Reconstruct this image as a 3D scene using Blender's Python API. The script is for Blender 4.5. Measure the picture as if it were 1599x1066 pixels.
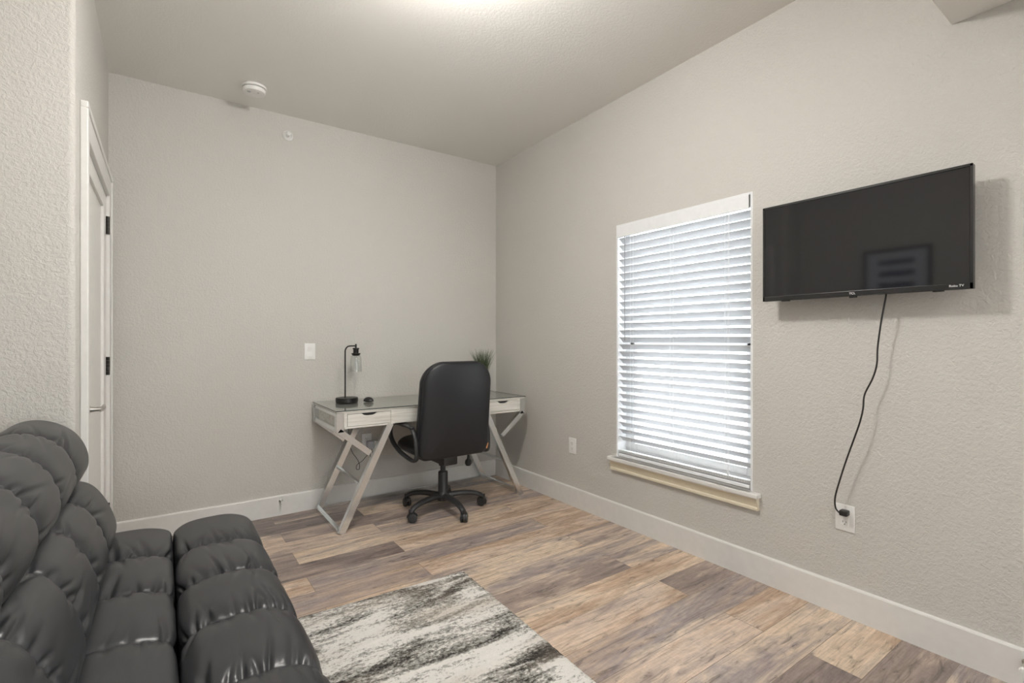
import bpy, bmesh, math, random
from mathutils import Vector, Matrix, noise
PI = math.pi
random.seed(7)
C = bpy.context.scene.collection
for o in list(bpy.data.objects):
    bpy.data.objects.remove(o)

# ------------------------------------------------------------------ camera
FPX, YAW, HOR, EYE = 771.5, 0.6147, 530.64, 1.22
cam = bpy.data.cameras.new('camera'); camo = bpy.data.objects.new('camera', cam); C.objects.link(camo)
cam.sensor_fit = 'HORIZONTAL'; cam.sensor_width = 36.0
cam.lens = 36.0 * FPX / 1599.0
cam.shift_y = (HOR - 533.0) / 1599.0
cam.clip_start = 0.02
camo.location = (0, 0, EYE); camo.rotation_euler = (PI/2, 0, -YAW)
bpy.context.scene.camera = camo

# ------------------------------------------------------------------ world, exposure
w = bpy.data.worlds.new('world'); bpy.context.scene.world = w; w.use_nodes = True
bg = w.node_tree.nodes['Background']
bg.inputs[0].default_value = (0.92, 0.96, 1.0, 1); bg.inputs[1].default_value = 7.6
vs = bpy.context.scene.view_settings
vs.view_transform = 'Standard'; vs.look = 'None'; vs.gamma = 1.0; vs.use_curve_mapping = False
vs.exposure = 0.26
LIGHT_MAIN = 135.0      # emission of the flush ceiling light of the desk corner
LIGHT_FILL = 42.0      # emission of the added, unseen fill lights behind the camera

# ------------------------------------------------------------------ room measures
XR, YB, XL = 2.469, 3.752, -0.264        # right wall, back wall, door wall
YRET, XS, YF = 2.41, -0.60, -2.6         # return wall, wall behind the sofa, far end behind camera
ZC, SL = 2.799, 0.0163                   # ceiling height at back wall, its rise per metre
def ceil_z(y): return ZC + SL * (YB - y)

# ------------------------------------------------------------------ helpers
def tag(o, label=None, cat=None, group=None, kind=None):
    if label: o['label'] = label
    if cat: o['category'] = cat
    if group: o['group'] = group
    if kind: o['kind'] = kind
    return o
def thing(name, label, cat, loc=(0, 0, 0), rotz=0, group=None, kind=None):
    o = bpy.data.objects.new(name, None); C.objects.link(o)
    o.location = loc; o.rotation_euler = (0, 0, rotz); o.empty_display_size = 0.1
    return tag(o, label, cat, group, kind)
def obj(name, bm, m, parent=None, smooth=None, loc=None):
    me = bpy.data.meshes.new(name)
    bmesh.ops.recalc_face_normals(bm, faces=bm.faces[:])
    bm.to_mesh(me); bm.free()
    o = bpy.data.objects.new(name, me); C.objects.link(o)
    if m is not None: me.materials.append(m)
    if parent is not None: o.parent = parent
    if loc is not None: o.location = loc
    if smooth is not None:
        me.polygons.foreach_set('use_smooth', [True] * len(me.polygons))
        if smooth < 3.0:
            me.set_sharp_from_angle(angle=smooth)
    return o
def struct(name, bm, m, parent=None, smooth=None):
    o = obj(name, bm, m, parent, smooth)
    if parent is None: o['kind'] = 'structure'
    return o
def bx(bm, x0, x1, y0, y1, z0, z1, bev=0.0, seg=2, rot=None, piv=None):
    r = bmesh.ops.create_cube(bm, size=1.0)
    vsx = r['verts']
    M = Matrix.Translation(((x0+x1)/2, (y0+y1)/2, (z0+z1)/2)) @ Matrix.Diagonal((abs(x1-x0), abs(y1-y0), abs(z1-z0), 1))
    bmesh.ops.transform(bm, matrix=M, verts=vsx)
    if bev > 0:
        es = list({e for v in vsx for e in v.link_edges})
        rr = bmesh.ops.bevel(bm, geom=es, offset=bev, segments=seg, affect='EDGES', profile=0.5)
        vsx = list({v for f in rr['faces'] for v in f.verts} | {v for v in vsx if v.is_valid})
    if rot is not None:
        bmesh.ops.rotate(bm, verts=vsx, cent=piv or (0, 0, 0), matrix=rot)
    return vsx
def box(*a, **k):
    bm = bmesh.new(); bx(bm, *a, **k); return bm
def frame_of(d):
    d = d.normalized()
    up = Vector((0, 0, 1)) if abs(d.z) < 0.95 else Vector((0, 1, 0))
    a = d.cross(up).normalized(); b = a.cross(d).normalized()
    return a, b
def catmull(pts, n, closed=False):
    P = [Vector(p) for p in pts]; out = []; N = len(P)
    segs = N if closed else N - 1
    for i in range(segs):
        g = lambda k: P[k % N] if closed else P[max(0, min(N-1, k))]
        p0, p1, p2, p3 = g(i-1), g(i), g(i+1), g(i+2)
        for j in range(n):
            t = j / n
            out.append(0.5 * ((2*p1) + (p2-p0)*t + (2*p0-5*p1+4*p2-p3)*t*t + (3*p1-p0-3*p2+p3)*t**3))
    if not closed: out.append(P[-1].copy())
    return out
def tube(bm, pts, r, seg=10, sx=1.0, sy=1.0, cap=True, closed=False):
    """sweep an ellipse r*sx by r*sy along pts (r may be a list), parallel-transport frame"""
    P = [Vector(p) for p in pts]; n = len(P); rings = []
    a = None
    for i in range(n):
        if closed: d = P[(i+1) % n] - P[i-1]
        else: d = P[min(i+1, n-1)] - P[max(i-1, 0)]
        d.normalize()
        if a is None: a, b = frame_of(d)
        else:
            a = (a - d * a.dot(d)).normalized(); b = a.cross(d).normalized()
        rr = r[i] if isinstance(r, (list, tuple)) else r
        rings.append([bm.verts.new(P[i] + a*math.cos(2*PI*k/seg)*rr*sx + b*math.sin(2*PI*k/seg)*rr*sy) for k in range(seg)])
    m = n if closed else n - 1
    for i in range(m):
        A, B = rings[i], rings[(i+1) % n]
        for k in range(seg):
            bm.faces.new((A[k], A[(k+1) % seg], B[(k+1) % seg], B[k]))
    if cap and not closed:
        bm.faces.new(rings[0]); bm.faces.new(rings[-1][::-1])
def bar(bm, p0, p1, wy, wz, bev=0.0015, axis=None):
    """rectangular tube p0-p1; wy = width along the given axis, wz = width across"""
    p0, p1 = Vector(p0), Vector(p1); d = (p1-p0); L = d.length; d.normalize()
    a = Vector(axis); a = (a - d*a.dot(d)).normalized(); b = d.cross(a)
    r = bmesh.ops.create_cube(bm, size=1.0); vv = r['verts']
    bmesh.ops.transform(bm, matrix=Matrix.Diagonal((L, wy, wz, 1)), verts=vv)
    if bev:
        es = list({e for v in vv for e in v.link_edges})
        rr = bmesh.ops.bevel(bm, geom=es, offset=bev, segments=2, affect='EDGES')
        vv = list({v for f in rr['faces'] for v in f.verts} | {v for v in vv if v.is_valid})
    M = Matrix((d, a, b)).transposed().to_4x4()
    bmesh.ops.transform(bm, matrix=Matrix.Translation((p0+p1)/2) @ M, verts=vv)
def lathe(bm, prof, seg=32, axis='Z', cen=(0, 0, 0)):
    """prof = [(r, h)...] about an axis through cen"""
    cen = Vector(cen); rings = []
    for r, h in prof:
        ring = []
        for k in range(seg):
            c, s = math.cos(2*PI*k/seg)*r, math.sin(2*PI*k/seg)*r
            p = {'Z': (c, s, h), 'Y': (c, h, s), 'X': (h, c, s)}[axis]
            ring.append(bm.verts.new(cen + Vector(p)))
        rings.append(ring)
    for A, B in zip(rings, rings[1:]):
        for k in range(seg):
            bm.faces.new((A[k], A[(k+1) % seg], B[(k+1) % seg], B[k]))
    if prof[0][0] > 1e-5: bm.faces.new(rings[0])
    if prof[-1][0] > 1e-5: bm.faces.new(rings[-1][::-1])
    bmesh.ops.remove_doubles(bm, verts=[v for R_ in rings for v in R_], dist=1e-6)
def prism(bm, poly, z0, z1, axis='Z'):
    """extrude a polygon; axis Z: (x,y) poly; Y: (x,z) poly; X: (y,z) poly"""
    def P(a, b, h): return {'Z': (a, b, h), 'Y': (a, h, b), 'X': (h, a, b)}[axis]
    lo = [bm.verts.new(P(a, b, z0)) for a, b in poly]; hi = [bm.verts.new(P(a, b, z1)) for a, b in poly]
    n = len(poly)
    bm.faces.new(lo); bm.faces.new(hi[::-1])
    for i in range(n): bm.faces.new((lo[i], hi[i], hi[(i+1) % n], lo[(i+1) % n]))
def text_mesh(txt, size, name):
    cu = bpy.data.curves.new(name, 'FONT'); cu.body = txt; cu.size = size; cu.extrude = 0.0003
    cu.align_x = 'CENTER'; cu.align_y = 'CENTER'
    t = bpy.data.objects.new('t', cu); C.objects.link(t)
    dg = bpy.context.evaluated_depsgraph_get()
    me = bpy.data.meshes.new_from_object(t.evaluated_get(dg))
    bpy.data.objects.remove(t); me.name = name
    return me

# ------------------------------------------------------------------ materials
def lin(c):
    return tuple((x/255/12.92 if x/255 <= 0.04045 else ((x/255+0.055)/1.055)**2.4) for x in c)
class NT:
    def __init__(s, name):
        s.m = bpy.data.materials.new(name); s.m.use_nodes = True
        s.t = s.m.node_tree; s.b = s.t.nodes['Principled BSDF']
    def n(s, typ, **k):
        nd = s.t.nodes.new(typ)
        for a, b in k.items(): setattr(nd, a, b)
        return nd
    def l(s, a, b): s.t.links.new(a, b)
    def coord(s, scale=(1, 1, 1), rot=(0, 0, 0), loc=(0, 0, 0)):
        tc = s.n('ShaderNodeTexCoord'); mp = s.n('ShaderNodeMapping')
        mp.inputs['Scale'].default_value = scale; mp.inputs['Rotation'].default_value = rot; mp.inputs['Location'].default_value = loc
        s.l(tc.outputs['Object'], mp.inputs[0]); return mp.outputs[0]
    def noise(s, vec, scale, detail=4, rough=0.5, dist=0.0):
        nd = s.n('ShaderNodeTexNoise'); nd.inputs['Scale'].default_value = scale
        nd.inputs['Detail'].default_value = detail; nd.inputs['Roughness'].default_value = rough
        nd.inputs['Distortion'].default_value = dist
        s.l(vec, nd.inputs['Vector']); return nd.outputs['Fac']
    def ramp(s, fac, stops, interp='LINEAR'):
        r = s.n('ShaderNodeValToRGB'); r.color_ramp.interpolation = interp
        e = r.color_ramp.elements
        while len(e) < len(stops): e.new(0.5)
        for i, (p, c) in enumerate(stops):
            e[i].position = p; e[i].color = (c[0], c[1], c[2], 1) if hasattr(c, '__len__') else (c, c, c, 1)
        s.l(fac, r.inputs[0]); return r.outputs[0]
    def mix(s, fac, a, b, mode='MIX'):
        mx = s.n('ShaderNodeMix', data_type='RGBA', blend_type=mode)
        for inp, v in ((mx.inputs[0], fac), (mx.inputs[6], a), (mx.inputs[7], b)):
            if hasattr(v, 'is_linked'): s.l(v, inp)
            elif hasattr(v, '__len__'): inp.default_value = (v[0], v[1], v[2], 1)
            else: inp.default_value = v
        return mx.outputs[2]
    def math(s, op, a, b=None):
        m = s.n('ShaderNodeMath', operation=op)
        for i, v in enumerate((a, b)):
            if v is None: continue
            if hasattr(v, 'is_linked'): s.l(v, m.inputs[i])
            else: m.inputs[i].default_value = v
        return m.outputs[0]
    def bump(s, h, strength, dist):
        b = s.n('ShaderNodeBump'); b.inputs['Strength'].default_value = strength; b.inputs['Distance'].default_value = dist
        s.l(h, b.inputs['Height']); s.l(b.outputs[0], s.b.inputs['Normal'])
def mat(name, col, rough=0.5, metal=0.0, spec=0.5, **k):
    t = NT(name); t.b.inputs['Base Color'].default_value = (*col, 1)
    t.b.inputs['Roughness'].default_value = rough; t.b.inputs['Metallic'].default_value = metal
    t.b.inputs['Specular IOR Level'].default_value = spec
    for a, b in k.items():
        t.b.inputs[a.replace('_', ' ')].default_value = b
    # faint procedural unevenness
    v = t.coord(); f = t.noise(v, 25.0, 3)
    t.l(t.mix(f, tuple(c*0.94 for c in col), tuple(min(1, c*1.06) for c in col)), t.b.inputs['Base Color'])
    return t.m
def mk_paint(name, col, strength=0.55, sc=1.25, dist=0.0026):
    t = NT(name); v = t.coord()
    a = t.noise(v, 62*sc, 3, 0.55, 0.6); b = t.noise(v, 150*sc, 2, 0.5)
    h = t.math('ADD', t.ramp(a, [(0.38, 0.0), (0.62, 1.0)]), t.math('MULTIPLY', b, 0.35))
    t.bump(h, strength, dist)
    t.b.inputs['Base Color'].default_value = (*col, 1); t.b.inputs['Roughness'].default_value = 0.62
    t.b.inputs['Specular IOR Level'].default_value = 0.35
    return t.m
M = {}
WALLC = (0.575, 0.555, 0.52)
M['wall'] = mk_paint('wall_paint', WALLC)
M['ceil'] = mk_paint('ceiling_paint', (0.79, 0.77, 0.73), 0.22)  # lighter than the walls, the colour makes up for missing ceiling light
M['trim'] = mat('white_trim', (0.72, 0.705, 0.68), 0.38)
M['door'] = mat('white_door', (0.78, 0.765, 0.73), 0.4)
M['cream'] = mat('warm_reflection_trim', (0.74, 0.67, 0.52), 0.4)  # sill apron trim with the warm reflected light put into its colour
M['vinyl'] = mat('white_vinyl', (0.78, 0.79, 0.80), 0.35)
M['plate'] = mat('white_plate', (0.80, 0.79, 0.77), 0.3)
M['dark'] = mat('dark_slot', (0.02, 0.02, 0.02), 0.6)
M['nickel'] = mat('satin_nickel', (0.50, 0.48, 0.45), 0.3, 1.0)
M['bronze'] = mat('dark_bronze', (0.045, 0.04, 0.035), 0.45, 0.6)
M['blackmetal'] = mat('black_metal', (0.018, 0.017, 0.016), 0.4, 0.3)
M['plastic'] = mat('black_plastic', (0.022, 0.022, 0.023), 0.42)
M['tvbezel'] = mat('tv_bezel', (0.012, 0.012, 0.012), 0.25)
M['cord'] = mat('black_cord', (0.015, 0.013, 0.012), 0.45)
M['adapter'] = mat('grey_adapter', (0.45, 0.45, 0.47), 0.3)
M['orange'] = mat('orange_tag', (0.75, 0.33, 0.12), 0.5)
M['white_print'] = mat('white_print', (0.8, 0.8, 0.8), 0.5)
M['pot'] = mat('white_pot', (0.7, 0.7, 0.68), 0.3)
M['soil'] = mat('soil', (0.05, 0.035, 0.02), 0.9)
M['rubber'] = mat('white_rubber', (0.75, 0.74, 0.72), 0.5)
M['base_board'] = M['trim']

def mk_screen():
    t = NT('tv_screen'); t.b.inputs['Base Color'].default_value = (0.008, 0.008, 0.009, 1)
    t.b.inputs['Roughness'].default_value = 0.06; t.b.inputs['Specular IOR Level'].default_value = 0.55
    return t.m
M['screen'] = mk_screen()
def mk_leather(name, col, rough, bs=0.12):
    t = NT(name); v = t.coord()
    a = t.n('ShaderNodeTexVoronoi'); a.inputs['Scale'].default_value = 420; t.l(v, a.inputs['Vector'])
    t.bump(a.outputs['Distance'], bs, 0.0006)
    f = t.noise(v, 6, 3)
    t.l(t.mix(f, tuple(c*0.9 for c in col), tuple(c*1.1 for c in col)), t.b.inputs['Base Color'])
    t.b.inputs['Roughness'].default_value = rough; t.b.inputs['Specular IOR Level'].default_value = 0.5
    return t.m
M['leather'] = mk_leather('charcoal_leather', (0.029, 0.030, 0.033), 0.36)
M['chair_leather'] = mk_leather('black_leather', (0.0085, 0.0092, 0.0115), 0.42)
def mk_chrome():
    t = NT('polished_steel'); v = t.coord()
    t.b.inputs['Metallic'].default_value = 1.0
    f = t.noise(v, 9, 4, 0.6)
    t.b.inputs['Roughness'].default_value = 0.2
    t.l(t.mix(f, (0.74, 0.77, 0.78), (0.84, 0.86, 0.87)), t.b.inputs['Base Color'])
    return t.m
M['chrome'] = mk_chrome()
def mk_deskwood():
    t = NT('whitewashed_wood'); v = t.coord((2.2, 30, 42))
    f = t.noise(v, 1.6, 6, 0.6, 0.5)
    c = t.ramp(f, [(0.28, (0.50, 0.475, 0.42)), (0.5, (0.68, 0.655, 0.60)), (0.72, (0.78, 0.765, 0.72))])
    t.l(c, t.b.inputs['Base Color']); t.b.inputs['Roughness'].default_value = 0.42
    t.bump(f, 0.15, 0.001)
    return t.m
M['deskwood'] = mk_deskwood()
def mk_glass(name, col=(1, 1, 1), rough=0.0):
    t = NT(name); out = t.t.nodes['Material Output']
    tr = t.n('ShaderNodeBsdfTransparent'); tr.inputs[0].default_value = (*col, 1)
    gl = t.n('ShaderNodeBsdfGlossy'); gl.inputs['Roughness'].default_value = rough
    fr = t.n('ShaderNodeLayerWeight'); fr.inputs[0].default_value = 0.5
    pw = t.math('POWER', fr.outputs[1], 4.0); pw = t.math('ADD', t.math('MULTIPLY', pw, 0.85), 0.035)
    mx = t.n('ShaderNodeMixShader'); t.l(pw, mx.inputs[0]); t.l(tr.outputs[0], mx.inputs[1]); t.l(gl.outputs[0], mx.inputs[2])
    t.l(mx.outputs[0], out.inputs['Surface']); return t.m
M['glass'] = mk_glass('clear_glass', (0.97, 0.98, 0.98), 0.01)
M['tableglass'] = mk_glass('table_glass', (0.95, 0.965, 0.96), 0.01)
M['glassedge'] = mat('dark_glass_edge', (0.03, 0.045, 0.04), 0.1)
def mk_emit(name, col, st):
    t = NT(name); t.b.inputs['Base Color'].default_value = (0.8, 0.8, 0.8, 1)
    t.b.inputs['Emission Color'].default_value = (*col, 1); t.b.inputs['Emission Strength'].default_value = st
    return t.m
M['lamp_main'] = mk_emit('lit_diffuser', (1.0, 0.975, 0.935), LIGHT_MAIN)
M['lamp_fill'] = mk_emit('fill_diffuser', (1.0, 0.98, 0.94), LIGHT_FILL)
def mk_slat():
    t = NT('blind_slat'); out = t.t.nodes['Material Output']
    t.b.inputs['Base Color'].default_value = (0.58, 0.585, 0.595, 1); t.b.inputs['Roughness'].default_value = 0.4
    tl = t.n('ShaderNodeBsdfTranslucent'); tl.inputs[0].default_value = (0.8, 0.83, 0.88, 1)
    mx = t.n('ShaderNodeMixShader'); mx.inputs[0].default_value = 0.12
    t.l(t.b.outputs[0], mx.inputs[1]); t.l(tl.outputs[0], mx.inputs[2]); t.l(mx.outputs[0], out.inputs['Surface'])
    return t.m
M['slat'] = mk_slat()
M['ground'] = mat('pale_concrete', (0.62, 0.61, 0.6), 0.8)

def mk_floor():
    t = NT('vinyl_plank_floor')
    PW, PL = 0.178, 1.45
    v0 = t.coord(loc=(0.31, -0.014, 0))
    br = t.n('ShaderNodeTexBrick'); t.l(v0, br.inputs['Vector'])
    br.offset = 0.37; br.offset_frequency = 2; br.squash = 1.0
    br.inputs['Color1'].default_value = (0, 0, 0, 1); br.inputs['Color2'].default_value = (1, 1, 1, 1)
    br.inputs['Mortar'].default_value = (0.5, 0.5, 0.5, 1)
    br.inputs['Scale'].default_value = 1.0; br.inputs['Mortar Size'].default_value = 0.0013
    br.inputs['Mortar Smooth'].default_value = 0.3; br.inputs['Bias'].default_value = 0.0
    br.inputs['Brick Width'].default_value = PL; br.inputs['Row Height'].default_value = PW
    rnd = br.outputs['Color']; gap = br.outputs['Fac']
    # offset the grain per plank
    sep = t.n('ShaderNodeSeparateXYZ'); t.l(v0, sep.inputs[0])
    comb = t.n('ShaderNodeCombineXYZ')
    t.l(t.math('MULTIPLY', sep.outputs[0], 1.0), comb.inputs[0]); t.l(sep.outputs[1], comb.inputs[1])
    t.l(t.math('MULTIPLY', rnd, 37.0), comb.inputs[2])
    def st(sx, sy):
        mp = t.n('ShaderNodeMapping'); mp.inputs['Scale'].default_value = (sx, sy, 1); t.l(comb.outputs[0], mp.inputs[0]); return mp.outputs[0]
    big = t.noise(st(1.0, 5.0), 1.5, 6, 0.62, 0.6)      # broad colour drift within a plank
    grain = t.noise(st(1.3, 48), 1.6, 7, 0.7, 0.9)     # fine streaks
    knots = t.noise(st(3.6, 17), 1.8, 6, 0.68, 1.3)
    saw = t.noise(st(60, 9), 2.0, 3, 0.6)
    fac = t.math('ADD', t.math('MULTIPLY', rnd, 0.74), t.math('MULTIPLY', big, 0.85))
    fac = t.math('SUBTRACT', fac, 0.285)
    base = t.ramp(fac, [(0.10, lin((116, 104, 102))), (0.27, lin((158, 141, 132))), (0.40, lin((214, 193, 174))),
                        (0.52, lin((178, 150, 126))), (0.64, lin((220, 199, 176))), (0.80, lin((150, 138, 136))), (0.95, lin((196, 172, 150)))])
    g2 = t.ramp(grain, [(0.28, 0.50), (0.43, 0.86), (0.58, 1.02), (0.75, 1.15)])
    col = t.mix(1.0, base, g2, 'MULTIPLY')
    k2 = t.ramp(knots, [(0.33, 0.42), (0.42, 0.84), (0.55, 1.0), (0.72, 1.16)])
    col = t.mix(1.0, col, k2, 'MULTIPLY')
    s2 = t.ramp(saw, [(0.3, 0.95), (0.7, 1.08)])
    col = t.mix(1.0, col, s2, 'MULTIPLY')
    col = t.mix(t.math('MULTIPLY', gap, 0.75), col, (0.07, 0.055, 0.045))
    t.l(col, t.b.inputs['Base Color'])
    t.l(t.ramp(grain, [(0.3, 0.42), (0.7, 0.30)]), t.b.inputs['Roughness'])
    h = t.math('SUBTRACT', t.math('MULTIPLY', grain, 0.35), gap)
    t.bump(h, 0.35, 0.0012)
    return t.m
M['floor'] = mk_floor()
def mk_rug():
    t = NT('abstract_rug_pile')
    v = t.coord()
    def st(sx, sy, lz=0):
        return t.coord((sx, sy, 1), loc=(0, 0, lz))
    patches = t.noise(st(0.9, 3.2, 5.3), 2.1, 6, 0.64, 0.7)
    streak = t.noise(st(2.4, 13, 1.7), 2.4, 7, 0.75, 0.8)
    speck = t.noise(st(26, 34), 2.2, 4, 0.75)
    pile = t.noise(v, 330, 2, 0.6)
    m1 = t.math('ADD', t.math('MULTIPLY', patches, 1.3), t.math('MULTIPLY', streak, 0.65))
    m1 = t.math('ADD', m1, t.math('MULTIPLY', speck, 0.75))
    m1 = t.math('MULTIPLY', m1, 0.372)
    col = t.ramp(m1, [(0.415, (0.035, 0.033, 0.03)), (0.45, (0.15, 0.14, 0.125)), (0.474, (0.36, 0.345, 0.315)),
                      (0.505, (0.56, 0.54, 0.505)), (0.522, (0.86, 0.83, 0.785)), (0.62, (0.93, 0.90, 0.85))])
    # warm beige drift
    be = t.noise(st(1.3, 4, 9.0), 1.7, 3, 0.5)
    col = t.mix(t.ramp(be, [(0.5, 0.0), (0.72, 0.4)]), col, (0.55, 0.47, 0.38))
    col = t.mix(1.0, col, t.ramp(pile, [(0.25, 0.86), (0.7, 1.06)]), 'MULTIPLY')
    t.l(col, t.b.inputs['Base Color']); t.b.inputs['Roughness'].default_value = 0.95
    t.b.inputs['Specular IOR Level'].default_value = 0.1
    t.bump(t.math('ADD', pile, t.math('MULTIPLY', speck, 0.7)), 0.9, 0.006)
    return t.m
M['rug'] = mk_rug()
def mk_grass():
    t = NT('grass_blade'); oi = t.noise(t.coord((40, 40, 3)), 1.0, 2)
    t.l(t.ramp(oi, [(0.3, (0.028, 0.05, 0.02)), (0.55, (0.07, 0.10, 0.045)), (0.75, (0.17, 0.18, 0.10))]), t.b.inputs['Base Color'])
    t.b.inputs['Roughness'].default_value = 0.5; return t.m
M['grass'] = mk_grass()
def mk_art():
    # pale paper with broad dark blue brush bands
    t = NT('brush_band_print'); v = t.coord()
    sep = t.n('ShaderNodeSeparateXYZ'); t.l(v, sep.inputs[0])
    nz = t.noise(t.coord((1, 6, 30)), 2.0, 4, 0.6)
    z = t.math('ADD', t.math('SUBTRACT', sep.outputs[2], 0.04), t.math('MULTIPLY', t.math('SUBTRACT', nz, 0.5), 0.03))
    band = t.math('SINE', t.math('MULTIPLY', z, 2*PI/0.105))
    band = t.ramp(band, [(0.05, 0.0), (0.2, 1.0)])
    yy = t.math('ABSOLUTE', t.math('ADD', sep.outputs[1], t.math('MULTIPLY', t.math('SUBTRACT', nz, 0.5), 0.06)))
    side = t.ramp(yy, [(0.125, 1.0), (0.14, 0.0)])
    zz = t.math('ABSOLUTE', sep.outputs[2]); top = t.ramp(zz, [(0.18, 1.0), (0.2, 0.0)])
    f = t.math('MULTIPLY', t.math('MULTIPLY', band, side), top)
    t.l(t.mix(f, (0.62, 0.65, 0.74), (0.02, 0.03, 0.09)), t.b.inputs['Base Color'])
    t.b.inputs['Roughness'].default_value = 0.4; return t.m
M['art'] = mk_art()

# ================================================================== ROOM SHELL
WT = 0.14; ZT = 3.0
struct('floor', box(-0.75, XR+WT, YF-WT, YB+WT, -0.06, 0), M['floor'])
# right wall with the window opening
WY0, WY1, WZ0, WZ1 = 1.357, 2.290, 0.425, 1.982
bm = bmesh.new()
for a in ((YF, WY0, 0, ZT), (WY1, YB, 0, ZT), (WY0, WY1, 0, WZ0), (WY0, WY1, WZ1, ZT)):
    bx(bm, XR, XR+WT, a[0], a[1], a[2], a[3])
struct('wall_right', bm, M['wall'])
struct('wall_back', box(-0.264-WT, XR+WT, YB, YB+WT, 0, ZT), M['wall'])
PX0, PX1, PZ0, PZ1 = 0.35, 1.75, 0.65, 2.1
bm = bmesh.new()
for a in ((-0.74, PX0, 0, ZT), (PX1, XR+WT, 0, ZT), (PX0, PX1, 0, PZ0), (PX0, PX1, PZ1, ZT)):
    bx(bm, a[0], a[1], YF-WT, YF, a[2], a[3])
struct('wall_front', bm, M['wall'])
# left side: wall behind the sofa, return with a rounded corner, door wall
DY0, DY1, DZ = 2.622, 3.568, 2.036     # door opening
bm = bmesh.new()
poly = [(XS-WT, YF), (XS, YF), (XS, YRET)]
rb = 0.022
for k in range(9):
    a = -PI/2 + k/8*PI/2
    poly.append((XL-rb+math.cos(a)*rb, YRET+rb+math.sin(a)*rb))
poly += [(XL, DY0), (XL-0.12, DY0), (XL-0.12, YRET+WT), (XS-WT, YRET+WT)]
prism(bm, poly, 0, ZT)
bx(bm, XL-0.12, XL, DY1, YB, 0, ZT)
bx(bm, XL-0.12, XL, DY0, DY1, DZ, ZT)
struct('wall_left', bm, M['wall'], smooth=math.radians(30))
# ceiling (gently rising towards the camera)
def slab(bm, x0, x1, y0, y1, th):
    vv = [bm.verts.new((x, y, ceil_z(y)+dz)) for dz in (0, th) for x, y in ((x0, y0), (x1, y0), (x1, y1), (x0, y1))]
    for f in ((0, 1, 2, 3), (7, 6, 5, 4), (0, 4, 5, 1), (1, 5, 6, 2), (2, 6, 7, 3), (3, 7, 4, 0)):
        bm.faces.new([vv[i] for i in f])
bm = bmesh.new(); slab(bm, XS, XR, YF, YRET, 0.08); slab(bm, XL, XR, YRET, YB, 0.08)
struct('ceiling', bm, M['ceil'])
SOF_Y, SOF_Z = 0.574, 2.427
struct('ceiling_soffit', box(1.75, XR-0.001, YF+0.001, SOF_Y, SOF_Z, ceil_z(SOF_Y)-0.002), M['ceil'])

# baseboards
def baseboard(name, p0, p1, n):
    """along the wall p0-p1 (floor line), n = unit normal into the room"""
    p0, p1, n = Vector((*p0, 0)), Vector((*p1, 0)), Vector((*n, 0))
    prof = [(0, 0), (0.014, 0), (0.014, 0.131), (0.011, 0.137), (0.004, 0.1385), (0, 0.1385)]
    bm = bmesh.new()
    A = [bm.verts.new(p0 + n*a + Vector((0, 0, b))) for a, b in prof]
    B = [bm.verts.new(p1 + n*a + Vector((0, 0, b))) for a, b in prof]
    k = len(prof)
    for i in range(k): bm.faces.new((A[i], A[(i+1) % k], B[(i+1) % k], B[i]))
    bm.faces.new(A[::-1]); bm.faces.new(B)
    struct(name, bm, M['trim'])
baseboard('baseboard_right', (XR, YF), (XR, YB), (-1, 0))
baseboard('baseboard_back', (XR-0.014, YB), (XL, YB), (0, -1))
baseboard('baseboard_left', (XS, YRET), (XS, YF), (1, 0))
baseboard('baseboard_front', (XS, YF), (XR, YF), (0, 1))
struct('baseboard_return', box(XS+0.014, XL, YRET-0.014, YRET, 0, 0.1385, bev=0.002), M['trim'])

# ================================================================== DOOR
d1 = thing('door_1', 'white shaker door with nickel lever and dark hinges beside the sofa', 'door', (XL, (DY0+DY1)/2, 0), kind='structure')
def rel(bm, root):     # world-built mesh -> local of its root
    bmesh.ops.translate(bm, verts=bm.verts[:], vec=-Vector(root.location)); return bm
CF = XL + 0.026         # casing front
bm = bmesh.new()
for y0, y1, z0, z1 in ((DY0-0.092, DY0+0.008, 0, DZ-0.008), (DY1-0.008, DY1+0.105, 0, DZ-0.008), (DY0-0.092, DY1+0.105, DZ-0.0078, 2.152)):
    bx(bm, XL+0.0004, CF-0.006, y0, y1, z0, z1, bev=0.003)
bx(bm, XL+0.0002, CF, DY0-0.0935, DY0-0.066, 0.001, 2.1262, bev=0.004); bx(bm, XL+0.0002, CF, DY1+0.079, DY1+0.1065, 0.001, 2.1262, bev=0.004)
bx(bm, XL+0.0002, CF, DY0-0.0935, DY1+0.1065, 2.1265, 2.1535, bev=0.004)
for y0, y1, z0, z1 in ((DY0, DY0+0.006, 0, DZ), (DY1-0.006, DY1, 0, DZ), (DY0, DY1, DZ-0.006, DZ)):
    bx(bm, XL-0.12, XL, y0, y1, z0, z1)
obj('casing', rel(bm, d1), M['trim'], d1)
bm = bmesh.new()
sx0, sx1 = XL-0.036, XL+0.003; sy0, sy1 = DY0+0.009, DY1-0.009
st_, rl = 0.125, 0.085
bx(bm, sx0, sx1, sy0, sy0+st_, 0.008, DZ-0.010, bev=0.002); bx(bm, sx0, sx1, sy1-st_, sy1, 0.008, DZ-0.010, bev=0.002)
bx(bm, sx0, sx1, sy0+st_, sy1-st_, DZ-0.010-rl, DZ-0.010, bev=0.002); bx(bm, sx0, sx1, sy0+st_, sy1-st_, 0.008, 0.24, bev=0.002)
bx(bm, sx0+0.012, sx1-0.012, sy0+st_-0.005, sy1-st_+0.005, 0.2, DZ-0.08)
slabo = obj('door_panel', rel(bm, d1), M['door'], d1)
ly, lz = sy0+0.062, 0.93
bm = bmesh.new()
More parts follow.
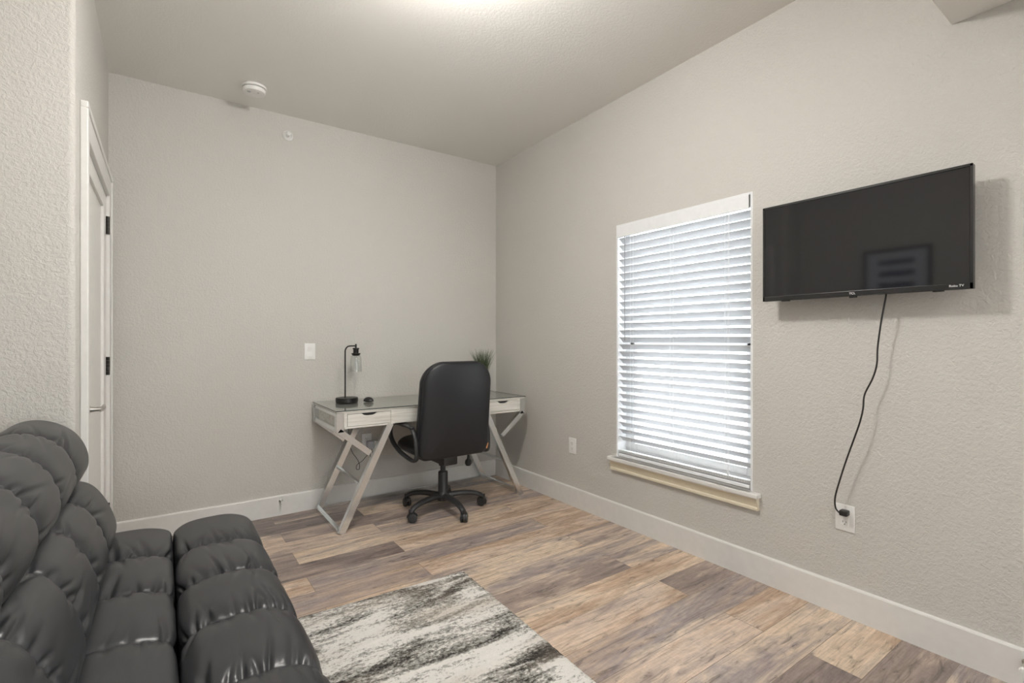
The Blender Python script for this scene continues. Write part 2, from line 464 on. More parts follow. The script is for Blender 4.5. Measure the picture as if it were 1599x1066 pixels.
lathe(bm, [(0.0, 0), (0.031, 0), (0.031, 0.006), (0.027, 0.010), (0.012, 0.013), (0.0095, 0.03), (0.0095, 0.048), (0.0, 0.048)], 24, 'X', (sx1, ly, lz))
tube(bm, catmull([(sx1+0.047, ly-0.008, lz), (sx1+0.05, ly+0.02, lz), (sx1+0.052, ly+0.06, lz), (sx1+0.049, ly+0.105, lz-0.002)], 6), [0.0105]*19, 12, 0.7, 1.1)
lv = obj('lever_handle', rel(bm, d1), M['nickel'], d1, smooth=0.6); lv['label'] = 'satin nickel lever handle'
for hz in (1.86, 1.075, 0.26):
    bm = bmesh.new()
    for k in range(5):
        lathe(bm, [(0, 0), (0.0085, 0), (0.0085, 0.0195), (0, 0.0195)], 14, 'Z', (XL+0.0115, sy1+0.003, hz-0.05+k*0.0202))
    bx(bm, XL+0.0005, XL+0.004, sy1-0.010, sy1+0.016, hz-0.05, hz+0.05)
    h = obj('hinge', rel(bm, d1), M['bronze'], d1, smooth=0.6); h['label'] = 'dark bronze hinge'

# ================================================================== WINDOW
w1 = thing('window_1', 'white framed sash window behind the slatted blind', 'window', (XR, (WY0+WY1)/2, WZ0), kind='structure')
bm = bmesh.new()
fx0, fx1 = XR+0.085, XR+0.135
for y0, y1, z0, z1 in ((WY0, WY0+0.045, WZ0+0.02, WZ1), (WY1-0.045, WY1, WZ0+0.02, WZ1), (WY0+0.045, WY1-0.045, WZ1-0.045, WZ1), (WY0+0.045, WY1-0.045, WZ0+0.02, WZ0+0.065)):
    bx(bm, fx0, fx1, y0, y1, z0, z1, bev=0.003)
obj('frame', rel(bm, w1), M['vinyl'], w1)
ZM = 1.205
bm = bmesh.new()
for y0, y1, z0, z1 in ((WY0+0.045, WY0+0.08, WZ0+0.065, ZM), (WY1-0.08, WY1-0.045, WZ0+0.065, ZM), (WY0+0.08, WY1-0.08, WZ0+0.065, WZ0+0.11), (WY0+0.045, WY1-0.045, ZM-0.02, ZM+0.022)):
    bx(bm, fx0+0.002, fx0+0.03, y0, y1, z0, z1, bev=0.003)
obj('lower_sash', rel(bm, w1), M['vinyl'], w1)
obj('upper_pane', rel(box(fx0+0.034, fx0+0.038, WY0+0.04, WY1-0.04, ZM, WZ1-0.04), w1), M['glass'], w1)
obj('lower_pane', rel(box(fx0+0.014, fx0+0.018, WY0+0.075, WY1-0.075, WZ0+0.10, ZM-0.01), w1), M['glass'], w1)
bm = bmesh.new()   # white returns lining the opening
bx(bm, XR-0.002, fx0, WY0, WY0+0.012, WZ0+0.02, WZ1, bev=0.002); bx(bm, XR-0.002, fx0, WY1-0.012, WY1, WZ0+0.02, WZ1, bev=0.002)
bx(bm, XR-0.002, fx0, WY0+0.012, WY1-0.012, WZ1-0.012, WZ1)
obj('jamb', rel(bm, w1), M['vinyl'], w1)
bm = bmesh.new()
bx(bm, XR-0.044, fx0, WY0, WY1, WZ0-0.004, WZ0+0.021, bev=0.0)
bx(bm, XR-0.046, XR, WY0-0.046, WY1+0.046, WZ0-0.005, WZ0+0.021, bev=0.007, seg=3)
obj('window_sill', rel(bm, w1), M['trim'], w1)
bm = bmesh.new()
prism(bm, [(XR, WZ0-0.005), (XR-0.030, WZ0-0.005), (XR-0.028, WZ0-0.02), (XR-0.019, WZ0-0.05), (XR-0.022, WZ0-0.056), (XR-0.022, WZ0-0.068), (XR, WZ0-0.068)], WY0-0.034, WY1+0.034, 'Y')
a_ = obj('sill_apron', rel(bm, w1), M['cream'], w1); a_['label'] = 'moulding under the sill, warm reflection painted in'

# blind
bl = thing('window_blind', 'white horizontal slat blind, slats half open, filling the window opening', 'blind', (XR, (WY0+WY1)/2, WZ0+0.021))
BY0, BY1 = WY0+0.014, WY1-0.014
bm = bmesh.new()
bx(bm, XR-0.012, XR-0.002, BY0, BY1, WZ1-0.079, WZ1-0.014, bev=0.002)       # valance face
bx(bm, XR-0.012, XR+0.045, BY0, BY0+0.008, WZ1-0.079, WZ1-0.014, bev=0.002)
bx(bm, XR-0.012, XR+0.045, BY1-0.008, BY1, WZ1-0.079, WZ1-0.014, bev=0.002)
bx(bm, XR-0.014, XR-0.001, BY0, BY1, WZ1-0.086, WZ1-0.077, bev=0.003)
bx(bm, XR+0.003, XR+0.05, BY0+0.01, BY1-0.01, WZ1-0.055, WZ1-0.0125)
obj('valance', rel(bm, bl), M['vinyl'], bl)
bm = bmesh.new()
TH = math.radians(41); SW = 0.050; PITCH = 0.0467; xs_c = XR+0.026
zt = WZ1-0.107; ns = 29
for i in range(ns):
    zc = zt - i*PITCH
    if zc < WZ0+0.075: break
    # cross section: shallow crown, room edge up, outer edge down
    top, bot = [], []
    for k in range(7):
        u = (k/6-0.5)*SW; c = 0.0022*(1-(2*k/6-1)**2)
        X = u*math.cos(TH); Z = -u*math.sin(TH)
        nx, nz = math.sin(TH), math.cos(TH)
        top.append((xs_c+X+nx*(c+0.0013), zc+Z+nz*(c+0.0013))); bot.append((xs_c+X+nx*(c-0.0013), zc+Z+nz*(c-0.0013)))
    prism(bm, top+bot[::-1], BY0+0.003, BY1-0.003, 'Y')
zlast = zc
obj('slats', rel(bm, bl), M['slat'], bl, smooth=math.radians(40))
bm = bmesh.new(); bx(bm, xs_c-0.026, xs_c+0.026, BY0+0.003, BY1-0.003, WZ0+0.026, WZ0+0.046, bev=0.005)
for k in range(3):
    zz = WZ0+0.050+k*0.0065
    bx(bm, xs_c-0.024, xs_c+0.024, BY0+0.003, BY1-0.003, zz, zz+0.003, rot=Matrix.Rotation(math.radians(6), 3, 'Y'), piv=(xs_c, 0, zz))
obj('bottom_rail', rel(bm, bl), M['vinyl'], bl)
bm = bmesh.new()
for yy in (BY0+0.13, (BY0+BY1)/2+0.03, BY1-0.115):
    for dx in (-0.0235, 0.0235):
        for dy in (-0.012, 0.012):
            tube(bm, [(xs_c+dx, yy+dy, WZ0+0.045), (xs_c+dx, yy+dy, WZ1-0.08)], 0.0008, 5)
obj('ladder_cord', rel(bm, bl), M['vinyl'], bl)
bm = bmesh.new(); tube(bm, [(XR-0.006, BY1-0.065, WZ1-0.085), (XR-0.007, BY1-0.066, WZ1-0.4), (XR-0.006, BY1-0.065, 1.215)], 0.0028, 8)
t_ = obj('tilt_wand', rel(bm, bl), mat('wand_grey', (0.30, 0.31, 0.33), 0.2), bl, smooth=0.6); t_['label'] = 'grey tilt wand'
bm = bmesh.new()
for dy in (0, 0.004): tube(bm, [(xs_c-0.030, BY0+0.115+dy, WZ1-0.085), (xs_c-0.030, BY0+0.12+dy, 1.0), (xs_c-0.030, BY0+0.118+dy, WZ0+0.10)], 0.0007, 5)
lathe(bm, [(0, 0.03), (0.003, 0.028), (0.006, 0.004), (0.0045, 0), (0, 0)], 12, 'Z', (xs_c-0.030, BY0+0.12, WZ0+0.072))
obj('lift_cord', rel(bm, bl), M['vinyl'], bl)
# unseen window added behind the camera to fill the room with light
w2 = thing('fill_window', 'added fill window, wide and white framed, in the wall behind the camera', 'window', ((PX0+PX1)/2, YF, PZ0), kind='structure')
bm = bmesh.new(); PM = (PX0+PX1)/2
for x0, x1, z0, z1 in ((PX0, PX0+0.05, PZ0, PZ1), (PX1-0.05, PX1, PZ0, PZ1), (PX0+0.05, PX1-0.05, PZ1-0.05, PZ1), (PX0+0.05, PX1-0.05, PZ0, PZ0+0.05), (PM-0.03, PM+0.03, PZ0+0.05, PZ1-0.05)):
    bx(bm, x0, x1, YF-0.11, YF-0.05, z0, z1, bev=0.003)
obj('frame', rel(bm, w2), M['vinyl'], w2)
obj('pane', rel(box(PX0+0.04, PX1-0.04, YF-0.082, YF-0.078, PZ0+0.04, PZ1-0.04), w2), M['glass'], w2)
obj('window_sill', rel(box(PX0-0.04, PX1+0.04, YF-0.05, YF+0.035, PZ0-0.02, PZ0+0.0, bev=0.005), w2), M['trim'], w2)
# daylight outside
bm = bmesh.new(); prism(bm, [(XR+0.3, 11), (XR+0.3, YF-0.4), (-6, YF-0.4), (-6, -14), (XR+14, -14), (XR+14, 11)], -0.35, -0.25)
g = struct('ground', bm, M['ground'])

# ================================================================== SOFA
SY0, SY1 = 0.63, 2.335
sofa = thing('sofa', 'charcoal faux leather futon sofa with tufted channel cushions at the left', 'sofa', (-0.1, (SY0+SY1)/2, 0))
def resample(pts, n):
    P = catmull([Vector((a, 0, b)) for a, b in pts], 14, closed=True)
    L = [0]
    for i in range(len(P)): L.append(L[-1] + (P[(i+1) % len(P)]-P[i]).length)
    out = []; j = 0
    for k in range(n):
        s = L[-1]*k/n
        while L[j+1] < s: j += 1
        t = (s-L[j])/max(1e-9, L[j+1]-L[j])
        out.append(P[j].lerp(P[(j+1) % len(P)], t))
    return out, L[-1]
def cushion(name, sec, udir, seams, y0, y1, dep=0.026, wr=0.006, seed=0, endR=0.055, side=-1, NS=210, slant=0.0):
    """pillowed channel cushion: section loop sec (x,z), channel seams at given y, wrinkles gathered at the seams"""
    Q, per = resample(sec, NS)
    c0 = sum(Q, Vector())/len(Q); ud = Vector((udir[0], 0, udir[1])).normalized()
    N = []
    for i in range(NS):
        d = (Q[(i+1) % NS]-Q[i-1]).normalized(); n = Vector((d.z, 0, -d.x))
        if n.dot(Q[i]-c0) < 0: n = -n
        N.append(n)
    # fix flipped normals from concavity by majority orientation
    area = sum(Q[i].x*Q[(i+1) % NS].z-Q[(i+1) % NS].x*Q[i].z for i in range(NS))
    for i in range(NS):
        d = (Q[(i+1) % NS]-Q[i-1]).normalized()
        N[i] = Vector((d.z, 0, -d.x)) if area > 0 else Vector((-d.z, 0, d.x))
    cells = [y0] + list(seams) + [y1]
    ys = []; step = 0.0062
    for a, b in zip(cells, cells[1:]):
        n = max(6, int((b-a)/step))
        for k in range(n):
            # denser near the seams
            u = k/n; u = 0.5-0.5*math.cos(PI*u)*(0.35)-0.65*(0.5-u) if False else u
            ys.append(a+(b-a)*u)
    ys.append(y1)
    rnd = random.Random(seed)
    seamr = {}
    def wrinkle(si, s, dist, which):
        key = (si, which)
        if key not in seamr:
            lst = []; p = rnd.uniform(0, 0.02)
            while p < per:
                lst.append((p, rnd.uniform(0.004, 0.0105), rnd.uniform(0.25, 1.0)*(1 if rnd.random() > 0.25 else 0.15), rnd.uniform(0.025, 0.085), rnd.uniform(-0.35, 0.35)))
                p += rnd.uniform(0.018, 0.046)
            seamr[key] = lst
        v = 0
        for p, wd, am, ln, sk in seamr[key]:
            q = (s - p - sk*dist)/wd
            if -3 < q < 3:
                v += am*math.exp(-q*q)*math.exp(-(dist/ln)**1.5)*(1 - math.exp(-dist/0.004))
        return v
    bm = bmesh.new(); rings = []
    for y in ys:
        ci = 0
        while ci < len(cells)-2 and y >= cells[ci+1]: ci += 1
        a, b = cells[ci], cells[ci+1]
        dl, dh = y-a, b-y
        half = (b-a)/2; aa = min(1.0, abs(y-(a+b)/2)/half)
        g = 1 - max(0.0, 1-aa**4.6)**0.55
        if (ci == 0 and y < (a+b)/2) or (ci == len(cells)-2 and y > (a+b)/2): g = 0.0
        de = min(y-y0, y1-y)
        e = 1.0 if de > endR else math.sqrt(max(0.0, 1-(1-de/endR)**2))
        ring = []
        for i in range(NS):
            s = per*i/NS
            disp = -dep*g
            if a != y0 : disp -= wr*wrinkle(ci-1, s, dl, 0)
            if b != y1: disp -= wr*0.45*wrinkle(ci, s, dh, 1)
            disp += 0.0022*noise.noise(Vector((Q[i].x*9, y*7, Q[i].z*9+seed)))
            P = Q[i] + N[i]*disp
            if e < 1:
                Cc = c0 + ud*((P-c0).dot(ud))*0.86
                P = Cc + (P-Cc)*max(e, 0.02)
            ring.append(bm.verts.new((P.x, y, P.z)))
        rings.append(ring)
    for A, B in zip(rings, rings[1:]):
        for k in range(NS): bm.faces.new((A[k], A[(k+1) % NS], B[(k+1) % NS], B[k]))
    bm.faces.new(rings[0]); bm.faces.new(rings[-1][::-1])
    return obj(name, rel(bm, sofa), M['leather'], sofa, smooth=4)
SEAMS = [0.91, 1.19, 1.475, 1.76, 2.045]
cushion('seat_cushion', [(0.0305, 0.452), (0.040, 0.482), (0.085, 0.507), (0.17, 0.514), (0.235, 0.507), (0.285, 0.482), (0.313, 0.437), (0.318, 0.38), (0.300, 0.32), (0.25, 0.29), (0.15, 0.285), (0.06, 0.29), (0.034, 0.33), (0.030, 0.40)],
        (1, 0), SEAMS, SY0, SY1+0.03, seed=11, dep=0.018, wr=0.023, endR=0.05)
cushion('seat_cushion', [(-0.30, 0.47), (-0.25, 0.500), (-0.19, 0.512), (-0.12, 0.517), (-0.05, 0.512), (0.014, 0.490), (0.0285, 0.456), (0.029, 0.40), (0.026, 0.33), (0.0, 0.292), (-0.12, 0.285), (-0.25, 0.29), (-0.32, 0.32), (-0.33, 0.41)],
        (1, 0), SEAMS, SY0, SY1+0.02, seed=23, dep=0.015, wr=0.021, endR=0.05)
cushion('back_cushion', [(-0.205, 0.475), (-0.155, 0.50), (-0.138, 0.545), (-0.148, 0.60), (-0.172, 0.66), (-0.205, 0.708), (-0.245, 0.728), (-0.30, 0.73), (-0.36, 0.71), (-0.375, 0.66), (-0.36, 0.58), (-0.33, 0.50), (-0.27, 0.468)],
        (-0.35, 1), SEAMS, SY0, SY1, seed=37, dep=0.014, wr=0.019)
cushion('back_cushion', [(-0.255, 0.735), (-0.222, 0.762), (-0.214, 0.805), (-0.226, 0.855), (-0.255, 0.903), (-0.300, 0.936), (-0.350, 0.950), (-0.400, 0.940), (-0.438, 0.905), (-0.45, 0.85), (-0.435, 0.79), (-0.40, 0.745), (-0.33, 0.728)],
        (-0.35, 1), SEAMS, SY0, SY1, seed=51, dep=0.015, wr=0.020)
bm = bmesh.new(); bx(bm, -0.34, 0.27, SY0+0.05, SY1-0.04, 0.20, 0.292, bev=0.012)
obj('base_frame', rel(bm, sofa), M['chair_leather'], sofa)
bm = bmesh.new()
bx(bm, -0.42, -0.36, SY0+0.06, SY1-0.06, 0.30, 0.80, bev=0.012, rot=Matrix.Rotation(math.radians(-9), 3, 'Y'), piv=(-0.36, 0, 0.30))
obj('back_panel', rel(bm, sofa), M['chair_leather'], sofa)
for x in (-0.28, 0.22):
    for y in (SY0+0.15, SY1-0.15):
        bm = bmesh.new(); lathe(bm, [(0, 0), (0.016, 0), (0.018, 0.01), (0.022, 0.21), (0, 0.21)], 18, 'Z', (x, y, 0.0125 if x > 0 else 0.0))
        obj('leg', rel(bm, sofa), M['nickel'], sofa, smooth=0.7)

# ================================================================== RUG
ra = math.radians(-2.0)
rug = None
bm = bmesh.new()
RW, RH = 1.16, 2.0
nx_, ny_ = 90, 150
vt = {}
def edge_j(k): return 0.004*noise.noise(Vector((k*7.3, 1.7, 0)))
for i in range(nx_+1):
    for j in range(ny_+1):
        x = -RW + RW*i/nx_; y = -RH + RH*j/ny_
        if i == nx_: x += edge_j(j*0.11)
        if j == ny_: y += edge_j(i*0.13+50)
        z = 0.0095 + 0.0016*noise.noise(Vector((x*38, y*38, 0)))
        if i in (0, nx_) or j in (0, ny_): z = 0.0035
        elif i in (1, nx_-1) or j in (1, ny_-1): z = 0.008
        vt[i, j] = bm.verts.new((x, y, z))
for i in range(nx_):
    for j in range(ny_): bm.faces.new((vt[i, j], vt[i+1, j], vt[i+1, j+1], vt[i, j+1]))
lo = {}
ring = [(i, 0) for i in range(nx_)] + [(nx_, j) for j in range(ny_)] + [(i, ny_) for i in range(nx_, 0, -1)] + [(0, j) for j in range(ny_, 0, -1)]
lw = [bm.verts.new((vt[k].co.x, vt[k].co.y, 0.0005)) for k in ring]
for k in range(len(ring)): bm.faces.new((vt[ring[k]], lw[k], lw[(k+1) % len(ring)], vt[ring[(k+1) % len(ring)]]))
bm.faces.new(lw)
rug = obj('area_rug', bm, M['rug'], smooth=4); rug.location = (1.291, 2.277, 0); rug.rotation_euler = (0, 0, ra)
tag(rug, 'cream and grey abstract mottled area rug on the plank floor in front of the sofa', 'rug')

# ================================================================== DESK
desk = thing('writing_desk', 'whitewashed wood writing desk with polished steel legs and glass top in the corner', 'desk', (1.61, 3.43, 0))
DX0, DX1, DF, DB = 0.880, 2.338, 3.135, 3.722
ZTOP = 0.778
obj('glass_top', rel(box(DX0-0.004, DX1+0.004, DF-0.006, DB+0.004, ZTOP-0.006, ZTOP, bev=0.001), desk), M['tableglass'], desk)
bm = bmesh.new()
for a in ((DX0-0.0045, DX1+0.0045, DF-0.0068, DF-0.0056), (DX0-0.0050, DX0-0.0040, DF-0.006, DB+0.004), (DX1+0.004, DX1+0.0050, DF-0.006, DB+0.004)):
    bx(bm, *a, ZTOP-0.0055, ZTOP-0.0005)
ge = obj('glass_edge', rel(bm, desk), M['glassedge'], desk); ge['label'] = 'dark green polished glass edge'
obj('wood_top', rel(box(DX0+0.002, DX1-0.002, DF+0.002, DB-0.002, ZTOP-0.018, ZTOP-0.0065, bev=0.001), desk), M['deskwood'], desk)
# apron carcass
bm = bmesh.new()
zb, za = 0.664, ZTOP-0.018
for x0, x1 in ((DX0+0.052, 1.246), (1.978, DX1-0.052)):
    bx(bm, x0-0.012, x0, DF+0.004, DB-0.01, zb, za); bx(bm, x1, x1+0.012, DF+0.004, DB-0.01, zb, za)
    bx(bm, x0, x1, DF+0.02, DB-0.01, zb, zb+0.008); bx(bm, x0, x1, DB-0.02, DB-0.01, zb, za)
    # face frame of the drawer
    bx(bm, x0, x1, DF+0.002, DF+0.016, zb-0.004, zb+0.009, bev=0.001); bx(bm, x0, x1, DF+0.002, DF+0.016, za-0.007, za, bev=0.001)
    bx(bm, x0, x0+0.013, DF+0.002, DF+0.016, zb+0.009, za-0.007, bev=0.001); bx(bm, x1-0.013, x1, DF+0.002, DF+0.016, zb+0.009, za-0.007, bev=0.001)
bx(bm, 1.258, 1.966, DF+0.006, DF+0.022, zb+0.002, za)      # middle rail
bx(bm, 1.258, 1.966, DB-0.022, DB-0.01, zb, za)
bx(bm, DX0+0.03, DX0+0.04, DF+0.03, DB-0.02, zb-0.01, za); bx(bm, DX1-0.04, DX1-0.03, DF+0.03, DB-0.02, zb-0.01, za)
obj('apron', rel(bm, desk), M['deskwood'], desk)
for x0, x1 in ((DX0+0.052, 1.246), (1.978, DX1-0.052)):
    bm = bmesh.new()
    a0, a1, b0, b1 = x0+0.0155, x1-0.0155, zb+0.0115, za-0.0095
    xm = (a0+a1)/2; cut = []
    for k in range(11):
        u = -1+2*k/10
        cut.append((xm+0.052*u, b1-0.0165*(1-abs(u)**3)))
    poly = [(a0, b0), (a1, b0), (a1, b1)] + [(x, z) for x, z in cut[::-1]] + [(a0, b1)]
    prism(bm, poly, DF+0.001, DF+0.014, 'Y')
    dr = obj('drawer', rel(bm, desk), M['deskwood'], desk)
    bm = bmesh.new(); bx(bm, xm-0.055, xm+0.055, DF+0.0145, DF+0.0155, b1-0.024, b1+0.002)
    dp = obj('finger_pull', rel(bm, desk), M['dark'], dr); dp.matrix_parent_inverse = Matrix.Identity(4)
    dp['label'] = 'dark cut-out finger pull'
# steel frame: two Y shaped frames per side
TW = 0.042
def leg_frame(name, yc, sgn):
    """sgn=+1 left side, -1 right side; yc = centre y of the tube"""
    X = (lambda a: DX0+a) if sgn > 0 else (lambda a: DX1-a)
    bm = bmesh.new(); AX = (0, 1, 0); w_ = 0.036
    bar(bm, (X(0.022), yc, ZTOP-0.02), (X(0.022), yc, 0.640), w_, TW+0.006, axis=AX)             # short upright
    bar(bm, (X(0.014), yc, 0.652), (X(0.214), yc, 0.488), w_, TW-0.006, axis=AX)               # brace
    bar(bm, (X(0.352), yc, 0.668), (X(0.030), yc, 0.003), w_, TW, axis=AX)                     # main leg
    return obj(name, rel(bm, desk), M['chrome'], desk)
for sgn in (1, -1):
    for yc in (DF+0.019, DB-0.019): leg_frame('leg', yc, sgn)
    X = (lambda a: DX0+a) if sgn > 0 else (lambda a: DX1-a)
    bm = bmesh.new(); bar(bm, (X(0.022), DF+0.037, 0.016), (X(0.022), DB-0.037, 0.016), 0.032, 0.030, axis=(0, 0, 1)); obj('floor_bar', rel(bm, desk), M['chrome'], desk)
    bm = bmesh.new(); bar(bm, (X(0.168), DF+0.037, 0.285), (X(0.168), DB-0.037, 0.285), 0.018, 0.022, axis=(0, 0, 1)); obj('stretcher', rel(bm, desk), M['chrome'], desk)
    bm = bmesh.new(); bar(bm, (X(0.015), DF+0.037, 0.655), (X(0.015), DB-0.037, 0.655), 0.028, 0.026, axis=(0, 0, 1))
    bar(bm, (X(0.015), DF+0.037, ZTOP-0.030), (X(0.015), DB-0.037, ZTOP-0.030), 0.020, 0.026, axis=(0, 0, 1)); obj('side_rail', rel(bm, desk), M['chrome'], desk)
bm = bmesh.new(); bar(bm, (DX0+0.05, DB-0.015, 0.016), (DX1-0.05, DB-0.015, 0.016), 0.030, 0.026, axis=(0, 0, 1)); obj('back_floor_bar', rel(bm, desk), M['chrome'], desk)

# ================================================================== DESK LAMP
lamp = thing('desk_lamp', 'black desk lamp with clear glass jar shade and round base on the desk', 'lamp', (1.068, 3.55, ZTOP))
bm = bmesh.new(); lathe(bm, [(0, 0), (0.074, 0), (0.0765, 0.003), (0.0765, 0.030), (0.074, 0.033), (0, 0.033)], 40); obj('base', bm, M['blackmetal'], lamp, smooth=0.6)
bm = bmesh.new(); p_ = [(-0.012, 0, 0.03), (-0.012, 0, 0.2), (-0.012, 0, 0.345), (-0.010, 0, 0.372), (0.002, 0, 0.392), (0.022, 0, 0.399), (0.060, 0, 0.400)]
tube(bm, catmull(p_, 6), 0.0052, 12); obj('pole', bm, M['blackmetal'], lamp, smooth=0.9)
bm = bmesh.new()
lathe(bm, [(0, 0.414), (0.006, 0.413), (0.007, 0.385), (0.0, 0.385)], 16, 'Z', (0.062, 0, 0))
lathe(bm, [(0, 0.386), (0.021, 0.385), (0.023, 0.380), (0.023, 0.376), (0, 0.376)], 24, 'Z', (0.062, 0, 0))
for k in range(4):
    a = k*PI/2+0.5; tube(bm, [(0.062+0.020*math.cos(a), 0.020*math.sin(a), 0.378), (0.062+0.020*math.cos(a), 0.020*math.sin(a), 0.345)], 0.0028, 8)
lathe(bm, [(0.012, 0.377), (0.012, 0.335)], 16, 'Z', (0.062, 0, 0))
lathe(bm, [(0.012, 0.349), (0.030, 0.348), (0.032, 0.344), (0.024, 0.330), (0.016, 0.328)], 28, 'Z', (0.062, 0, 0))
obj('socket', bm, M['blackmetal'], lamp, smooth=0.6)
bm = bmesh.new(); lathe(bm, [(0.024, 0.338), (0.034, 0.325), (0.038, 0.30), (0.040, 0.215), (0.0385, 0.215), (0.0365, 0.30), (0.0325, 0.324), (0.023, 0.336)], 32, 'Z', (0.062, 0, 0))
obj('glass_shade', bm, M['glass'], lamp, smooth=0.9)
bm = bmesh.new(); lathe(bm, [(0, 0.330), (0.008, 0.330), (0.010, 0.315), (0.016, 0.28), (0.0155, 0.255), (0.009, 0.238), (0, 0.234)], 24, 'Z', (0.062, 0, 0))
obj('bulb', bm, M['glass'], lamp, smooth=0.9)
lamp.rotation_euler = (0, 0, -0.15)

# computer mouse
bm = bmesh.new()
bmesh.ops.create_uvsphere(bm, u_segments=24, v_segments=14, radius=1)
for v in bm.verts:
    z = v.co.z; v.co.x *= 0.028; v.co.y *= 0.042
    v.co.z = 0.030*z if z > 0 else 0.006*z
    if z < -0.2: v.co.x *= 0.9; v.co.y *= 0.92
bmesh.ops.translate(bm, verts=bm.verts[:], vec=(0, 0, 0.0062))
mo = obj('computer_mouse', bm, M['plastic'], smooth=4, loc=(1.197, 3.47, ZTOP)); mo.rotation_euler = (0, 0, 0.5)
tag(mo, 'small black computer mouse on the desk just right of the lamp base', 'mouse')

# ================================================================== POTTED GRASS
pg = thing('potted_grass', 'small potted ornamental grass in the desk corner behind the chair', 'plant', (2.215, 3.56, ZTOP))
bm = bmesh.new(); lathe(bm, [(0, 0), (0.040, 0), (0.045, 0.004), (0.056, 0.095), (0.058, 0.10), (0.052, 0.10), (0.050, 0.088), (0, 0.086)], 36); obj('pot', bm, M['pot'], pg, smooth=0.6)
bm = bmesh.new(); lathe(bm, [(0, 0.0905), (0.049, 0.0885), (0.049, 0.0865), (0, 0.0865)], 24); obj('soil', bm, M['soil'], pg)
bm = bmesh.new(); rg = random.Random(5)
for k in range(330):
    a = rg.uniform(0, 2*PI); r0 = rg.uniform(0, 0.028); h = rg.uniform(0.18, 0.315); sp = rg.uniform(0.01, 0.115)*(h/0.3)
    bd = rg.uniform(-0.4, 0.4); wd = rg.uniform(0.0011, 0.0020)
    prev = None
    for j in range(7):
        t = j/6; rr = r0 + sp*t**1.6
        c = Vector((math.cos(a+bd*t)*rr, math.sin(a+bd*t)*rr, 0.086+h*t*(1-0.08*t)))
        if 3.56+c.y > YB-0.012: c.y = YB-0.012-3.56
        if 2.215+c.x > XR-0.012: c.x = XR-0.012-2.215
        ww = wd*(1-t**2.5)+0.0002
        s_ = Vector((-math.sin(a+1.1*k), math.cos(a+1.1*k), 0))*ww
        e_ = Vector((math.cos(a+1.1*k), math.sin(a+1.1*k), 0))*ww*0.35
        cur = (bm.verts.new(c+s_), bm.verts.new(c+e_), bm.verts.new(c-s_))
        if prev:
            for q in range(3): bm.faces.new((prev[q], prev[(q+1) % 3], cur[(q+1) % 3], cur[q]))
        else: bm.faces.new(cur)
        prev = cur
    bm.faces.new(prev[::-1])
tag(obj('grass_blades', bm, M['grass'], pg), kind='stuff')

# ================================================================== OFFICE CHAIR
ch = thing('office_chair', 'black leather high back office chair on casters pulled up to the desk', 'chair', (1.638, 3.178, 0))
ch.rotation_euler = (0, 0, 0.0)
# base with five arms
ANG = [math.radians(a) for a in (197, 270, 344, 55, 126)]
for a in ANG:
    bm = bmesh.new(); c, s = math.cos(a), math.sin(a)
    pts = [(0.02, 0.105), (0.08, 0.112), (0.15, 0.113), (0.22, 0.105), (0.272, 0.088), (0.300, 0.066)]
    P = catmull([(c*r, s*r, z) for r, z in pts], 5); n = len(P)
    tube(bm, P, [0.030-0.010*i/(n-1) for i in range(n)], 14, 0.95, 0.72)
    lathe(bm, [(0, 0.050), (0.0125, 0.050), (0.0135, 0.085), (0.0, 0.089)], 14, 'Z', (c*0.300, s*0.300, 0))
    arm = obj('base_arm', bm, M['plastic'], ch, smooth=0.9)
    # caster
    bm = bmesh.new(); ca = a + 0.9
    ux, uy = math.cos(ca), math.sin(ca)       # wheel axle direction
    cx, cy = c*0.300 - uy*0.012, s*0.300 + ux*0.012
    for o_ in (-0.0145, 0.0145):
        b2 = bmesh.new(); lathe(b2, [(0, -0.0085), (0.020, -0.0105), (0.0300, -0.008), (0.0320, 0), (0.0300, 0.008), (0.020, 0.0105), (0, 0.0085)], 28, 'X')
        bmesh.ops.translate(b2, verts=b2.verts[:], vec=(o_, 0, 0))
        bmesh.ops.rotate(b2, verts=b2.verts[:], cent=(0, 0, 0), matrix=Matrix.Rotation(ca, 3, 'Z'))
        bmesh.ops.translate(b2, verts=b2.verts[:], vec=(cx, cy, 0.0320))
        me = bpy.data.meshes.new('x'); b2.to_mesh(me); b2.free(); bm.from_mesh(me); bpy.data.meshes.remove(me)
    arc = [(0.0350*math.cos(q), 0.0350*math.sin(q)) for q in [math.radians(x) for x in range(20, 175, 14)]]
    P = [Vector((cx - uy*p, cy + ux*p, 0.0320+q)) for p, q in arc]
    tube(bm, P, 0.0035, 8, 4.0, 1.0)
    tube(bm, [(c*0.300, s*0.300, 0.035), (c*0.300, s*0.300, 0.062)], 0.007, 10)
    obj('caster', bm, M['plastic'], ch, smooth=0.7)
bm = bmesh.new()
lathe(bm, [(0, 0.075), (0.040, 0.078), (0.048, 0.095), (0.046, 0.122), (0.038, 0.132), (0.034, 0.140), (0.034, 0.275), (0.031, 0.281), (0.019, 0.283), (0.019, 0.322), (0.030, 0.325), (0.032, 0.372), (0.0, 0.372)], 32)
obj('gas_lift', bm, M['plastic'], ch, smooth=0.6)
bm = bmesh.new(); bx(bm, -0.055, 0.055, -0.12, 0.12, 0.345, 0.418, bev=0.010); bx(bm, -0.10, 0.10, -0.13, 0.14, 0.412, 0.424, bev=0.003)
tube(bm, [(0.04, 0.02, 0.39), (0.16, 0.01, 0.385), (0.235, 0.0, 0.385)], 0.005, 8); tube(bm, [(0.225, 0.0, 0.385), (0.262, -0.002, 0.385)], 0.009, 10)
obj('tilt_mechanism', bm, M['plastic'], ch, smooth=0.6)
